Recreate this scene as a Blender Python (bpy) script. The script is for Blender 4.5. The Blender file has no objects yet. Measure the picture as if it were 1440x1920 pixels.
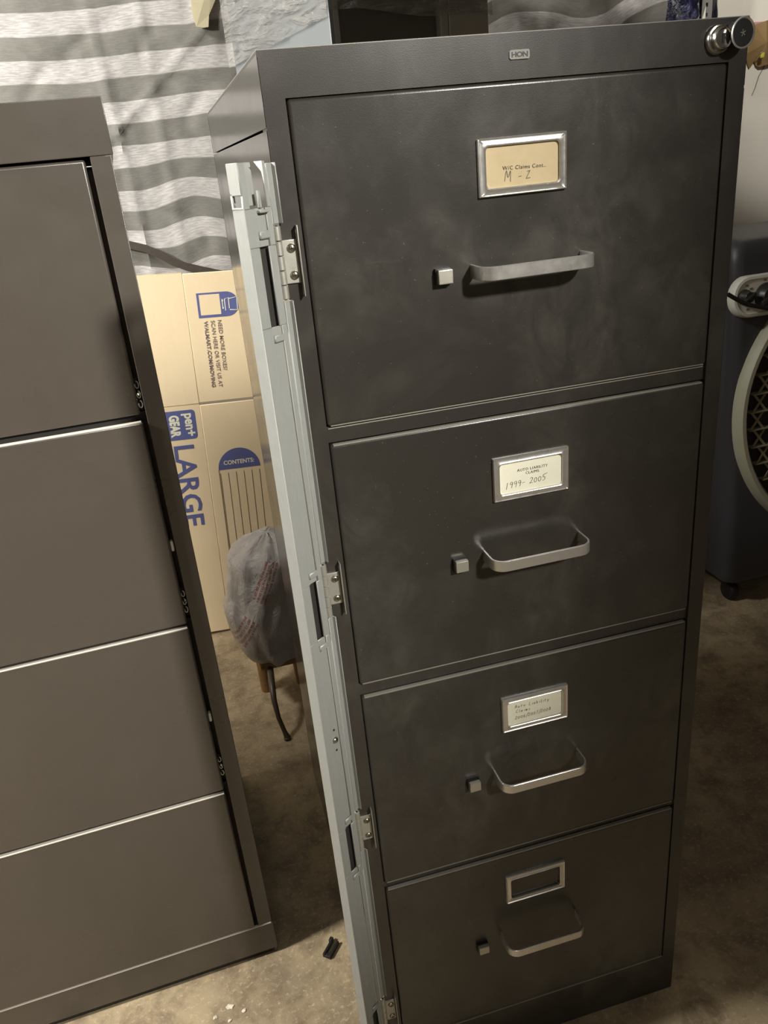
import bpy, bmesh, math, random
from mathutils import Vector, Matrix, noise
random.seed(7)
PI = math.pi
S = bpy.context.scene
COL = S.collection

# ------------------------------------------------------------------ materials
def lin(r, g, b):
    f = lambda c: (c/255/12.92) if c/255 <= .04045 else ((c/255+.055)/1.055)**2.4
    return (f(r), f(g), f(b), 1)

class N:
    """small node-graph helper"""
    def __init__(s, name):
        s.m = bpy.data.materials.new(name); s.m.use_nodes = True
        s.t = s.m.node_tree; s.n = s.t.nodes; s.l = s.t.links
        s.b = s.n['Principled BSDF']; s.out = s.n['Material Output']
        s.tc = s.n.new('ShaderNodeTexCoord')
    def set(s, **k):
        for a, v in k.items(): s.b.inputs[a.replace('_', ' ')].default_value = v
        return s
    def link(s, a, b): s.l.new(a, b)
    def noise(s, scale, detail=4, rough=.5, dist=0, vec=None, coord='Object', sc=None):
        q = s.n.new('ShaderNodeTexNoise')
        q.inputs['Scale'].default_value = scale; q.inputs['Detail'].default_value = detail
        q.inputs['Roughness'].default_value = rough; q.inputs['Distortion'].default_value = dist
        v = vec or s.tc.outputs[coord]
        if sc:
            mp = s.n.new('ShaderNodeMapping'); mp.inputs['Scale'].default_value = sc
            s.link(v, mp.inputs['Vector']); v = mp.outputs[0]
        s.link(v, q.inputs['Vector'])
        return q.outputs['Fac']
    def ramp(s, fac, stops):
        r = s.n.new('ShaderNodeValToRGB'); e = r.color_ramp.elements
        while len(e) < len(stops): e.new(.5)
        for el, (p, c) in zip(e, stops):
            el.position = p; el.color = c if isinstance(c, tuple) else (c, c, c, 1)
        s.link(fac, r.inputs[0]); return r.outputs[0]
    def mix(s, fac, a, b, mode='MIX'):
        q = s.n.new('ShaderNodeMix'); q.data_type = 'RGBA'; q.blend_type = mode
        for sock, v in ((q.inputs[0], fac), (q.inputs[6], a), (q.inputs[7], b)):
            if hasattr(v, 'is_linked'): s.link(v, sock)
            else: sock.default_value = v
        return q.outputs[2]
    def math(s, op, a, b=0, c=None):
        q = s.n.new('ShaderNodeMath'); q.operation = op
        for i, v in enumerate((a, b) if c is None else (a, b, c)):
            if hasattr(v, 'is_linked'): s.link(v, q.inputs[i])
            else: q.inputs[i].default_value = v
        return q.outputs[0]
    def sep(s, v):
        q = s.n.new('ShaderNodeSeparateXYZ'); s.link(v, q.inputs[0]); return q.outputs
    def bump(s, h, strength=.2, dist=.01):
        q = s.n.new('ShaderNodeBump'); q.inputs['Strength'].default_value = strength
        q.inputs['Distance'].default_value = dist
        s.link(h, q.inputs['Height']); s.link(q.outputs[0], s.b.inputs['Normal'])

def plain(name, col, rough=.5, metal=0, var=.12, scale=30, bump=0, spec=.5):
    n = N(name)
    f = n.noise(scale, 5, .6)
    c2 = tuple(x*(1-var*2) for x in col[:3])+(1,)
    n.link(n.mix(f, col, c2), n.b.inputs['Base Color'])
    n.set(Roughness=rough, Metallic=metal)
    n.b.inputs['Specular IOR Level'].default_value = spec
    if bump: n.bump(f, bump, .004)
    return n.m

def cabinet_paint(name, col, dust, r0, r1, dusty=1., spec=.5):
    n = N(name)
    big = n.noise(5, 5, .6, .4)
    mid = n.noise(22, 6, .65, .8, sc=(1, 1, .7))
    speck = n.noise(420, 2, .5)
    scr = n.noise(30, 4, .6, 1.5, sc=(1, 1, 9))
    sm = n.math('MULTIPLY', n.ramp(big, [(.42, 0), (.78, 1)]), n.ramp(mid, [(.36, 0), (.9, 1)]))
    sp = n.ramp(speck, [(.735, 0), (.76, 1)])
    fac = n.math('ADD', n.math('ADD', n.math('MULTIPLY', sm, .5*dusty), n.math('MULTIPLY', n.ramp(scr, [(.66, 0), (.8, 1)]), .10*dusty)), n.math('MULTIPLY', sp, .35*dusty))
    n.link(n.mix(fac, col, dust), n.b.inputs['Base Color'])
    rr = n.ramp(big, [(.3, r0), (.7, r1)])
    n.link(n.math('ADD', rr, n.math('MULTIPLY', sm, .15)), n.b.inputs['Roughness'])
    n.b.inputs['Specular IOR Level'].default_value = spec
    n.bump(n.noise(900, 2, .5), .05, .001)
    return n.m

def brushed(name, col, rough=.35, scr=.12, metal=1, sc=(3, 3, 60), bump=.06):
    n = N(name)
    f = n.noise(40, 5, .7, 0, sc=sc)
    g = n.noise(120, 3, .6)
    n.link(n.mix(f, col, tuple(x*.72 for x in col[:3])+(1,)), n.b.inputs['Base Color'])
    n.link(n.math('ADD', n.math('MULTIPLY', g, scr*2), rough-scr), n.b.inputs['Roughness'])
    n.set(Metallic=metal)
    n.bump(f, bump, .001)
    return n.m

M = {}
M['black'] = cabinet_paint('black_front_paint', lin(45, 43, 39), lin(122, 119, 109), .24, .34, 1.15, .5)
M['black_frame'] = cabinet_paint('black_frame_paint', lin(46, 43, 39), lin(128, 124, 114), .28, .36, .8, .45)
M['black_side'] = cabinet_paint('black_side_gloss', lin(40, 36, 32), lin(90, 86, 78), .1, .17, .25, .8)
M['brown'] = cabinet_paint('charcoal_brown_paint', lin(74, 68, 61), lin(108, 102, 92), .24, .32, .35, .7)
M['edge_highlight'] = plain('black_edge_highlight', lin(134, 130, 120), .45)  # pale colour paints the highlight along the black cabinet's edges
M['edge_brown'] = plain('brown_edge_highlight', lin(214, 208, 194), .4)  # pale colour paints the lit top edges of the brown drawers
M['dark'] = plain('dark_gap', lin(34, 31, 27), .7)
M['gap'] = plain('shadow_gap', lin(66, 59, 50), .8)
M['chrome'] = brushed('satin_chrome', lin(212, 210, 205), .3, .1, .8, (2, 2, 40), .008)
M['chrome_polished'] = brushed('polished_chrome', lin(200, 198, 192), .16, .05)
M['screw'] = brushed('screw_steel', lin(190, 184, 165), .25, .05)
M['galv'] = brushed('galvanized_steel', lin(154, 156, 151), .55, .1, .35, (30, 30, 2))
M['hinge'] = brushed('zinc_hinge', lin(176, 174, 164), .42, .1, .6)
M['button'] = brushed('nickel_button', lin(190, 188, 175), .4, .08, .7)
M['ink'] = plain('typed_ink', lin(50, 46, 42), .8, 0, .1)
M['pencil'] = plain('pencil_ink', lin(75, 72, 66), .8, 0, .1)
M['card_tan'] = plain('tan_card', lin(196, 178, 140), .8, 0, .12, 60)
M['card_white'] = plain('cream_card', lin(232, 230, 208), .8, 0, .06, 60)
M['black_plastic'] = plain('black_plastic', lin(22, 21, 20), .45)
M['badge'] = plain('badge_silver', lin(140, 138, 130), .6)
M['white_plastic'] = plain('white_nylon', lin(225, 222, 210), .4)
M['blue'] = plain('blue_print', lin(92, 98, 150), .75, 0, .08, 120)
M['print_grey'] = plain('grey_print', lin(132, 118, 112), .75, 0, .08, 120)
M['print_line'] = plain('thin_print', lin(128, 112, 92), .75)
M['wood'] = plain('stool_wood', lin(150, 112, 68), .5, 0, .25, 25)
M['wood_dark'] = plain('dark_stool_wood', lin(72, 58, 44), .4, 0, .2, 25)
M['wall'] = plain('white_wall', lin(232, 226, 212), .85, 0, .04, 12, .05)
M['strap'] = plain('dark_strap', lin(70, 62, 54), .8, 0, .2, 60, .2)
M['beige'] = plain('beige_cloth', lin(178, 170, 140), .85, 0, .08, 40, .1)
M['grey_paint'] = plain('grey_steel_paint', lin(112, 117, 119), .38, 0, .06, 12)
M['grey_dark'] = plain('dark_grey_panel', lin(88, 87, 82), .4, 0, .08, 12)
M['grey_mid'] = plain('mid_grey_panel', lin(150, 148, 140), .4, 0, .05, 12)
M['cooler_body'] = plain('cooler_plastic', lin(60, 60, 64), .45, 0, .08, 14)
M['cooler_ring'] = plain('dusty_cream_plastic', lin(172, 170, 148), .55, 0, .1, 18)
M['cooler_louver'] = plain('dusty_louver', lin(150, 142, 112), .6, 0, .25, 40)
M['panel_white'] = plain('panel_white', lin(226, 224, 214), .45, 0, .04, 20)
M['knob'] = plain('knob_black', lin(46, 45, 43), .4)
M['rope'] = plain('white_rope', lin(225, 222, 205), .8, 0, .1, 90, .2)
M['perf'] = plain('grey_perforated', lin(118, 116, 110), .6, 0, .08, 40)
M['brown_paper'] = plain('brown_paper', lin(146, 118, 74), .8, 0, .22, 14, .1)
M['yellow'] = plain('yellow_plastic', lin(205, 198, 70), .5)
M['pink'] = plain('pink_paper', lin(205, 150, 150), .8)
M['wire'] = plain('grey_wire', lin(110, 105, 98), .5)
M['chip'] = plain('paint_chip', lin(214, 204, 184), .8)
M['ceiling'] = plain('ceiling_paint', lin(150, 146, 138), .9)
M['wall_dim'] = plain('bare_brown_wall', lin(92, 80, 68), .9)

def carton():
    n = N('cardboard')
    f = n.noise(9, 5, .6); g = n.noise(90, 3, .6, 0, sc=(1, 1, .15))
    c = n.mix(f, lin(238, 219, 184), lin(226, 206, 168))
    n.link(n.mix(n.math('MULTIPLY', g, .25), c, lin(208, 186, 148)), n.b.inputs['Base Color'])
    n.set(Roughness=.85); n.bump(g, .06, .003)
    return n.m
M['carton'] = carton()
M['carton_edge'] = plain('cardboard_edge', lin(206, 186, 140), .9, 0, .15, 200)

def concrete(name='concrete_floor'):
    n = N(name)
    a = n.noise(3.2, 8, .62, .5); b = n.noise(16, 8, .7, .3); c = n.noise(130, 4, .7)
    col = n.ramp(a, [(.28, lin(112, 98, 78)), (.5, lin(150, 134, 106)), (.72, lin(178, 160, 128))])
    col = n.mix(n.ramp(b, [(.36, .75), (.56, 0)]), col, lin(96, 80, 62))
    col = n.mix(n.ramp(c, [(.55, 0), (.72, .6)]), col, lin(200, 184, 152))
    n.link(col, n.b.inputs['Base Color'])
    n.link(n.ramp(b, [(.3, .55), (.7, .8)]), n.b.inputs['Roughness'])
    n.bump(n.mix(.5, b, c), .35, .004)
    return n.m
M['floor'] = concrete()

def tarp_mat():
    n = N('striped_tarp')
    uv = n.sep(n.tc.outputs['UV'])
    u, v = uv[0], uv[1]
    wob = n.noise(7, 3, .5, coord='UV')
    vv = n.math('ADD', v, n.math('MULTIPLY', n.math('SUBTRACT', wob, .5), .008))
    ph = n.math('FRACT', n.math('DIVIDE', n.math('SUBTRACT', 1.609+.096*20, vv), .096))
    # white for 0..0.5, grey for 0.5..1
    st = n.ramp(ph, [(0, 0), (.015, 1), (.485, 1), (.515, 0), (.985, 0)])
    weave = n.noise(1, 2, .5, coord='UV', sc=(40, 420, 1))
    mott = n.noise(85, 6, .8, coord='UV', sc=(1, 1.5, 1))
    white = n.mix(mott, lin(206, 203, 200), lin(158, 155, 153))
    grey = n.mix(mott, lin(130, 129, 121), lin(102, 100, 95))
    c = n.mix(st, grey, white)
    c = n.mix(n.ramp(weave, [(.42, .35), (.6, 0)]), c, lin(96, 92, 88))
    n.link(c, n.b.inputs['Base Color'])
    n.set(Roughness=.7); n.bump(n.mix(.5, weave, mott), .3, .003)
    return n.m
M['tarp'] = tarp_mat()

def bag_mat():
    n = N('thin_white_plastic_bag')
    x, y, z = n.sep(n.tc.outputs['Object'])
    # faded red lines of print in two slanted blocks
    def block(cx, cz, ang, hw, hl):
        ca, sa = math.cos(ang), math.sin(ang)
        dx = n.math('SUBTRACT', x, cx); dz = n.math('SUBTRACT', z, cz)
        p = n.math('ADD', n.math('MULTIPLY', dx, ca), n.math('MULTIPLY', dz, sa))   # along lines
        q = n.math('SUBTRACT', n.math('MULTIPLY', dz, ca), n.math('MULTIPLY', dx, sa))
        inside = n.math('MULTIPLY', n.math('LESS_THAN', n.math('ABSOLUTE', p), hl), n.math('LESS_THAN', n.math('ABSOLUTE', q), hw))
        lines = n.math('GREATER_THAN', n.math('FRACT', n.math('DIVIDE', q, hw/2)), .45)
        cb = n.n.new('ShaderNodeCombineXYZ'); n.link(p, cb.inputs[0])
        n.link(n.math('FLOOR', n.math('DIVIDE', q, hw/2)), cb.inputs[1])
        brk = n.math('GREATER_THAN', n.noise(230, 2, .5, vec=cb.outputs[0]), .46)
        return n.math('MULTIPLY', n.math('MULTIPLY', inside, lines), brk)
    red = n.math('MAXIMUM', block(-.022, .378, math.radians(64), .017, .05), block(-.088, .25, math.radians(62), .018, .045))
    f = n.noise(18, 4, .6, .5)
    c = n.mix(f, lin(186, 182, 178), lin(142, 136, 130))
    c = n.mix(n.math('MULTIPLY', red, .75), c, lin(140, 66, 60))
    n.link(c, n.b.inputs['Base Color'])
    n.set(Roughness=.28, Alpha=1.0)
    n.bump(n.noise(24, 6, .7, 1.8, sc=(1, 1, .55)), .9, .012)
    tr = n.n.new('ShaderNodeBsdfTransparent'); mx = n.n.new('ShaderNodeMixShader')
    mx.inputs[0].default_value = .84
    n.link(tr.outputs[0], mx.inputs[1]); n.link(n.b.outputs[0], mx.inputs[2]); n.link(mx.outputs[0], n.out.inputs[0])
    return n.m
M['bag'] = bag_mat()

def film_mat(name, col, vis, rough, bump):
    n = N(name)
    f = n.noise(11, 5, .6, 1.2, sc=(1.0, 1.0, 4.2))
    n.set(Base_Color=col, Roughness=rough)
    n.bump(f, bump, .02)
    tr = n.n.new('ShaderNodeBsdfTransparent'); mx = n.n.new('ShaderNodeMixShader')
    n.link(n.ramp(f, [(.35, vis*.5), (.7, min(1, vis*1.5))]), mx.inputs[0])
    n.link(tr.outputs[0], mx.inputs[1]); n.link(n.b.outputs[0], mx.inputs[2]); n.link(mx.outputs[0], n.out.inputs[0])
    return n.m
M['film'] = film_mat('clear_stretch_film', lin(150, 149, 145), .5, .13, 1.0)
def bluebag():
    n = N('navy_plastic')
    f = n.noise(26, 5, .65, 1.6)
    n.link(n.mix(n.ramp(f, [(.5, 0), (.75, 1)]), lin(24, 25, 42), lin(62, 66, 120)), n.b.inputs['Base Color'])
    n.set(Roughness=.22); n.bump(f, .8, .01)
    return n.m
M['navy'] = bluebag()

# ------------------------------------------------------------------ mesh builder
def text_geo(s, size, bold=0, space=1.0, shear=0):
    cu = bpy.data.curves.new('t', 'FONT'); cu.body = s; cu.size = size
    cu.offset = bold; cu.space_character = space; cu.shear = shear; cu.resolution_u = 3
    o = bpy.data.objects.new('t', cu); COL.objects.link(o)
    dg = bpy.context.evaluated_depsgraph_get(); dg.update()
    e = o.evaluated_get(dg); me = e.to_mesh()
    v = [tuple(p.co) for p in me.vertices]; f = [tuple(p.vertices) for p in me.polygons]
    e.to_mesh_clear(); bpy.data.objects.remove(o); bpy.data.curves.remove(cu)
    x0 = min(p[0] for p in v); x1 = max(p[0] for p in v); y0 = min(p[1] for p in v); y1 = max(p[1] for p in v)
    v = [(p[0]-x0, p[1]-y0, 0) for p in v]
    return v, f, x1-x0, y1-y0

class MB:
    def __init__(s): s.v = []; s.f = []; s.mi = []; s.sm = []; s.mats = []; s.uv = None
    def slot(s, m):
        if m not in s.mats: s.mats.append(m)
        return s.mats.index(m)
    def add(s, v, f, m, X=None, smooth=False):
        k = len(s.v); i = s.slot(m)
        for p in v:
            p = Vector(p)
            s.v.append(X @ p if X else p)
        for q in f:
            s.f.append([k+a for a in q]); s.mi.append(i); s.sm.append(smooth)
        return s
    def bm(s, b, m, X=None, smooth=False):
        b.verts.index_update()
        s.add([p.co.copy() for p in b.verts], [[p.index for p in q.verts] for q in b.faces], m, X, smooth); b.free()
        return s
    def box(s, x0, x1, y0, y1, z0, z1, m, bev=0, seg=2, X=None):
        b = bmesh.new(); bmesh.ops.create_cube(b, size=1)
        for p in b.verts:
            p.co = Vector(((x0+x1)/2+p.co.x*(x1-x0), (y0+y1)/2+p.co.y*(y1-y0), (z0+z1)/2+p.co.z*(z1-z0)))
        if bev: bmesh.ops.bevel(b, geom=list(b.edges), offset=bev, segments=seg, profile=.5, affect='EDGES')
        if not bev: return s.bm(b, m, X, False)
        k = len(s.sm); b.normal_update()
        flags = [max(abs(c) for c in q.normal) < .999 for q in b.faces]     # only the rounded edges shade smooth
        s.bm(b, m, X, True); s.sm[k:] = flags
        return s
    def sweep(s, path, sect, m, X=None, smooth=True, cap=True, up=Vector((0, 0, 1))):
        """sect: list of (a,b) offsets along (side, up) swept along path"""
        path = [Vector(p) for p in path]; n = len(sect); v = []; f = []
        for i, p in enumerate(path):
            t = (path[min(i+1, len(path)-1)]-path[max(i-1, 0)]).normalized()
            sd = t.cross(up)
            sd = sd.normalized() if sd.length > 1e-5 else Vector((1, 0, 0))
            u2 = sd.cross(t).normalized()
            for a, b in sect: v.append(p+sd*a+u2*b)
        for i in range(len(path)-1):
            for j in range(n):
                f.append((i*n+j, i*n+(j+1) % n, (i+1)*n+(j+1) % n, (i+1)*n+j))
        if cap: f += [tuple(range(n))[::-1], tuple(range((len(path)-1)*n, len(path)*n))]
        return s.add(v, f, m, X, smooth)
    def tube(s, path, r, m, n=10, X=None, up=Vector((0, 0, 1)), radii=None):
        if radii is None:
            return s.sweep(path, [(r*math.cos(2*PI*k/n), r*math.sin(2*PI*k/n)) for k in range(n)], m, X, True, True, up)
        path = [Vector(p) for p in path]; v = []; f = []
        for i, p in enumerate(path):
            t = (path[min(i+1, len(path)-1)]-path[max(i-1, 0)]).normalized()
            sd = t.cross(up).normalized(); u2 = sd.cross(t).normalized()
            for k in range(n): v.append(p+sd*radii[i]*math.cos(2*PI*k/n)+u2*radii[i]*math.sin(2*PI*k/n))
        for i in range(len(path)-1):
            for j in range(n): f.append((i*n+j, i*n+(j+1) % n, (i+1)*n+(j+1) % n, (i+1)*n+j))
        f += [tuple(range(n))[::-1], tuple(range((len(path)-1)*n, len(path)*n))]
        return s.add(v, f, m, X, True)
    def loops(s, loops, m, X=None, smooth=False, cap0=False, cap1=False):
        n = len(loops[0]); v = [p for l in loops for p in l]; f = []
        for i in range(len(loops)-1):
            for j in range(n): f.append((i*n+j, i*n+(j+1) % n, (i+1)*n+(j+1) % n, (i+1)*n+j))
        if cap0: f.append(tuple(range(n))[::-1])
        if cap1: f.append(tuple(range((len(loops)-1)*n, len(loops)*n)))
        return s.add(v, f, m, X, smooth)
    def lathe(s, prof, m, n=28, X=None, smooth=True, cap=True):
        """prof: (r, h) pairs; axis = local z"""
        return s.loops([[(r*math.cos(2*PI*k/n), r*math.sin(2*PI*k/n), h) for k in range(n)] for r, h in prof], m, X, smooth, cap, cap)
    def text(s, t, size, m, X, width=None, height=None, **k):
        v, f, w, h = text_geo(t, size, **k)
        sx = width/w if width else 1; sy = height/h if height else (sx if width else 1)
        return s.add([(p[0]*sx, p[1]*sy, 0) for p in v], f, m, X)
    def stroke(s, pts, w, m, X=None):
        """flat pen stroke in local xy"""
        v = []; f = []
        for i, p in enumerate(pts):
            a = pts[max(i-1, 0)]; b = pts[min(i+1, len(pts)-1)]
            d = Vector((b[0]-a[0], b[1]-a[1], 0)); d = d.normalized() if d.length else Vector((1, 0, 0))
            q = Vector((-d.y, d.x, 0))*w/2
            v += [Vector((p[0], p[1], 0))+q, Vector((p[0], p[1], 0))-q]
        for i in range(len(pts)-1): f.append((2*i, 2*i+1, 2*i+3, 2*i+2))
        return s.add(v, f, m, X)
    def obj(s, name, parent=None, label=None, inv=None):
        me = bpy.data.meshes.new(name)
        v = [(inv @ p) if inv else p for p in s.v]
        me.from_pydata([tuple(p) for p in v], [], s.f)
        for m in s.mats: me.materials.append(m)
        for p, i, sm in zip(me.polygons, s.mi, s.sm): p.material_index = i; p.use_smooth = sm
        if s.uv:
            ul = me.uv_layers.new(name='UVMap')
            for l in me.loops: ul.data[l.index].uv = s.uv[l.vertex_index]
        b = bmesh.new(); b.from_mesh(me); bmesh.ops.recalc_face_normals(b, faces=b.faces); b.to_mesh(me); b.free()
        me.update()
        if any(s.sm):
            me.set_sharp_from_angle(angle=math.radians(40))
            for p, sm in zip(me.polygons, s.sm): p.use_smooth = sm
        o = bpy.data.objects.new(name, me); COL.objects.link(o)
        if parent is not None: o.parent = parent
        if label: o['label'] = label
        return o

def thing(name, label, cat, loc=(0, 0, 0), rz=0, group=None):
    o = bpy.data.objects.new(name, None); COL.objects.link(o)
    o.empty_display_size = .05; o.location = loc; o.rotation_euler = (0, 0, rz)
    return tag(o, label, cat, group)
def tag(o, label, cat, group=None):
    o['label'] = label; o['category'] = cat
    if group: o['group'] = group
    return o
def struct(o): o['kind'] = 'structure'; return o
T = Matrix.Translation
def R(a, ax): return Matrix.Rotation(a, 4, ax)
def on_front(x, y, z):      # local xy drawn on a plane that faces -Y (x right, y up)
    return T((x, y, z)) @ R(PI/2, 'X')
def rrect(w, h, r, n=6, cx=0, cz=0, y=0):
    out = []
    for qx, qz, a0 in ((1, 1, 0), (-1, 1, 90), (-1, -1, 180), (1, -1, 270)):
        for k in range(n):
            a = math.radians(a0+90*k/(n-1))
            out.append((cx+qx*(w/2-r)+r*math.cos(a), y, cz+qz*(h/2-r)+r*math.sin(a)))
    return out

# ------------------------------------------------------------------ room
XL, XR, YF, YB, ZC = -3.0, 2.7, -3.0, 1.62, 2.5
def slab(name, x0, x1, y0, y1, z0, z1, m):
    return struct(MB().box(x0, x1, y0, y1, z0, z1, m).obj(name))
slab('floor', XL, XR, YF, YB, -.1, 0, M['floor'])
slab('ceiling', XL, XR, YF, YB, ZC, ZC+.1, M['ceiling'])
slab('wall_back', XL, XR, YB, YB+.1, 0, ZC, M['wall'])
slab('wall_left', XL-.1, XL, YF, YB, 0, ZC, M['wall'])
slab('wall_right', XR, XR+.1, YF, YB, 0, ZC, M['wall_dim'])
slab('wall_front', XL, XR, YF-.1, YF, 0, ZC, M['ceiling'])

# ------------------------------------------------------------------ black filing cabinet
W, D, H = .4535, .6715, 1.321
cab = thing('filing_cabinet', 'black four-drawer filing cabinet with chrome pulls, label holders and a galvanized locking bar', 'filing cabinet')
ST = .019        # stile width
b = MB()
b.box(0, .004, .0002, D, 0, 1.262, M['black_side'])
b.box(W-.004, W, .0002, D, 0, 1.262, M['black_side'])
b.box(0, W, D-.004, D, 0, 1.262, M['black_side'])
b.box(.004, W-.004, .03, D-.004, .02, .03, M['dark'])
b.box(.004, W-.004, .022, .032, .07, 1.3, M['gap'])         # dark behind the drawer gaps
b.box(.0006, ST, 0, .028, 0, H-.0052, M['black_frame'])
b.box(W-ST, W-.0006, 0, .028, 0, H-.0052, M['black_frame'])
b.box(ST, W-ST, 0, .028, 0, .0795, M['black_frame'])
b.box(ST+.002, W-ST-.002, -.0005, .004, .0786, .0800, M['edge_highlight'])
b.box(ST+.002, W-ST-.002, .003, .008, .9978, .9990, M['edge_highlight'])
b.box(ST, W-ST, 0, .028, 1.2848, H-.0052, M['black_frame'])
for z0, z1 in ((.9835, 1.0005), (.6825, .6985), (.3805, .3915)):
    b.box(ST-.002, W-ST+.002, .0035, .028, z0, z1, M['black_frame'], .001)
b.obj('cabinet_body', cab)
b = MB()
b.box(0, .004, .0002, D, 1.2642, H-.0035, M['black_side'])
b.box(W-.004, W, .0002, D, 1.2645, H-.004, M['black_side'])
b.box(0, W, D-.004, D, 1.2642, H-.0035, M['black_side'])
b.box(.0002, W-.0002, 0, D-.0002, H-.0052, H-.0007, M['black_frame'])
b.box(.0004, W-.0004, .0002, D-.0004, H-.0007, H, M['edge_highlight'])
b.obj('top_cap', cab)

GLY = {  # single-stroke pen glyphs in a 1 x 1.6 box
 'M': [[(0, 0), (.12, 1.5), (.5, .5), (.8, 1.45), (.95, .1), (1.05, -.1)]],
 'Z': [[(.1, 1.42), (.8, 1.55)], [(.8, 1.55), (.08, .03)], [(.08, .03), (1.05, .12)]],
 '-': [[(.1, .65), (.8, .72)]],
 '1': [[(.35, -.25), (.5, 1.4)]],
 '9': [[(.75, 1.1), (.55, 1.4), (.2, 1.25), (.2, .85), (.5, .75), (.75, 1.05), (.7, .5), (.6, -.1)]],
 '2': [[(.1, 1.2), (.35, 1.45), (.7, 1.3), (.6, .8), (.1, .05), (.25, .15), (.9, .08)]],
 '0': [[(.45, 1.2), (.15, .9), (.15, .35), (.45, 0), (.75, .35), (.75, .9), (.45, 1.2)]],
 '5': [[(.9, 1.6), (.3, 1.4), (.25, .8), (.6, .9), (.75, .45), (.5, .02), (.1, .1)], [(.3, 1.4), (1.2, 1.7)]],
 '6': [[(.65, 1.4), (.25, .9), (.15, .4), (.4, 0), (.7, .25), (.65, .6), (.3, .65), (.18, .4)]],
 '7': [[(.1, 1.3), (.8, 1.4), (.5, .6), (.35, 0)]],
 '8': [[(.7, 1.2), (.4, 1.4), (.2, 1.1), (.7, .5), (.5, .02), (.2, .3), (.6, .85), (.7, 1.2)]],
 '/': [[(.1, -.4), (.75, 1.8)]],
 'A': [[(0, 0), (.4, 1.5), (.8, 0)], [(.15, .5), (.75, .55)]],
 'u': [[(.1, .8), (.15, .15), (.4, .02), (.65, .3), (.7, .8), (.75, .05)]],
 't': [[(.4, 1.3), (.35, .2), (.6, .05)], [(.1, .85), (.75, .9)]],
 'o': [[(.4, .8), (.15, .5), (.3, .05), (.6, .2), (.65, .6), (.4, .8)]],
 'L': [[(.25, 1.5), (.1, .1), (.8, .05)]],
 'i': [[(.3, .8), (.35, .05)], [(.36, 1.1), (.4, 1.2)]],
 'a': [[(.65, .7), (.3, .75), (.12, .3), (.35, .03), (.65, .5), (.68, .72), (.75, .03)]],
 'b': [[(.2, 1.5), (.15, .05), (.2, .6), (.55, .7), (.65, .3), (.4, 0), (.15, .15)]],
 'l': [[(.3, 1.5), (.25, .1), (.5, .05)]],
 'y': [[(.1, .8), (.3, .2), (.6, .3)], [(.7, .85), (.5, -.1), (.15, -.5)]],
 'C': [[(.8, 1.2), (.5, 1.45), (.1, .9), (.2, .15), (.6, .02), (.85, .25)]],
 'm': [[(.08, .8), (.1, .03), (.15, .6), (.35, .75), (.4, .05), (.5, .65), (.72, .7), (.78, .05)]],
 's': [[(.6, .75), (.25, .65), (.55, .35), (.45, .05), (.1, .1)]],
}
def smooth2(p, k=5):
    out = []
    for i in range(len(p)-1):
        a, b2, c, d = p[max(i-1, 0)], p[i], p[i+1], p[min(i+2, len(p)-1)]
        for j in range(k):
            t = j/k
            out.append(tuple(.5*((2*b2[q])+(-a[q]+c[q])*t+(2*a[q]-5*b2[q]+4*c[q]-d[q])*t*t+(-a[q]+3*b2[q]-3*c[q]+d[q])*t**3) for q in (0, 1)))
    return out+[p[-1]]
def handwrite(mb, s, X, h, adv, w, m, slope=0, shear=.15):
    x = 0
    for ch in s:
        if ch != ' ':
            for st in GLY[ch]:
                pts = [(x+(px+shear*py)*h*.62, py*h*.62+x*slope) for px, py in smooth2(st)]
                mb.stroke(pts, w, m, X)
        x += adv*(.65 if ch in '/il' else 1)

def strap_path(x0, x1, p, r, k=7):
    pts = [(x0, .004, 0), (x0, -p*.35, 0)]
    for i in range(k):
        a = PI+ (PI/2)*i/(k-1)
        pts.append((x0+r+r*math.cos(a), -(p-r)+r*math.sin(a), 0))
    for i in range(k):
        a = -PI/2+(PI/2)*i/(k-1)
        pts.append((x1-r+r*math.cos(a), -(p-r)+r*math.sin(a), 0))
    return pts+[(x1, -p*.35, 0), (x1, .004, 0)]

def label_holder(m):
    b = MB(); w, h = .0858, .0488
    L = [rrect(w, h, .0006, y=-.0005), rrect(w, h, .0006, y=-.0035), rrect(w-.0016, h-.0016, .0006, y=-.0046),
         rrect(w-.0034, h-.0034, .0008, y=-.0036), rrect(w-.0105, h-.0105, .003, y=-.0036), rrect(w-.0125, h-.0125, .0035, y=-.0046),
         rrect(w-.0142, h-.0140, .004, y=-.004), rrect(w-.0146, h-.0144, .004, y=-.0012)]
    return b.loops(L, m, smooth=True)

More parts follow.
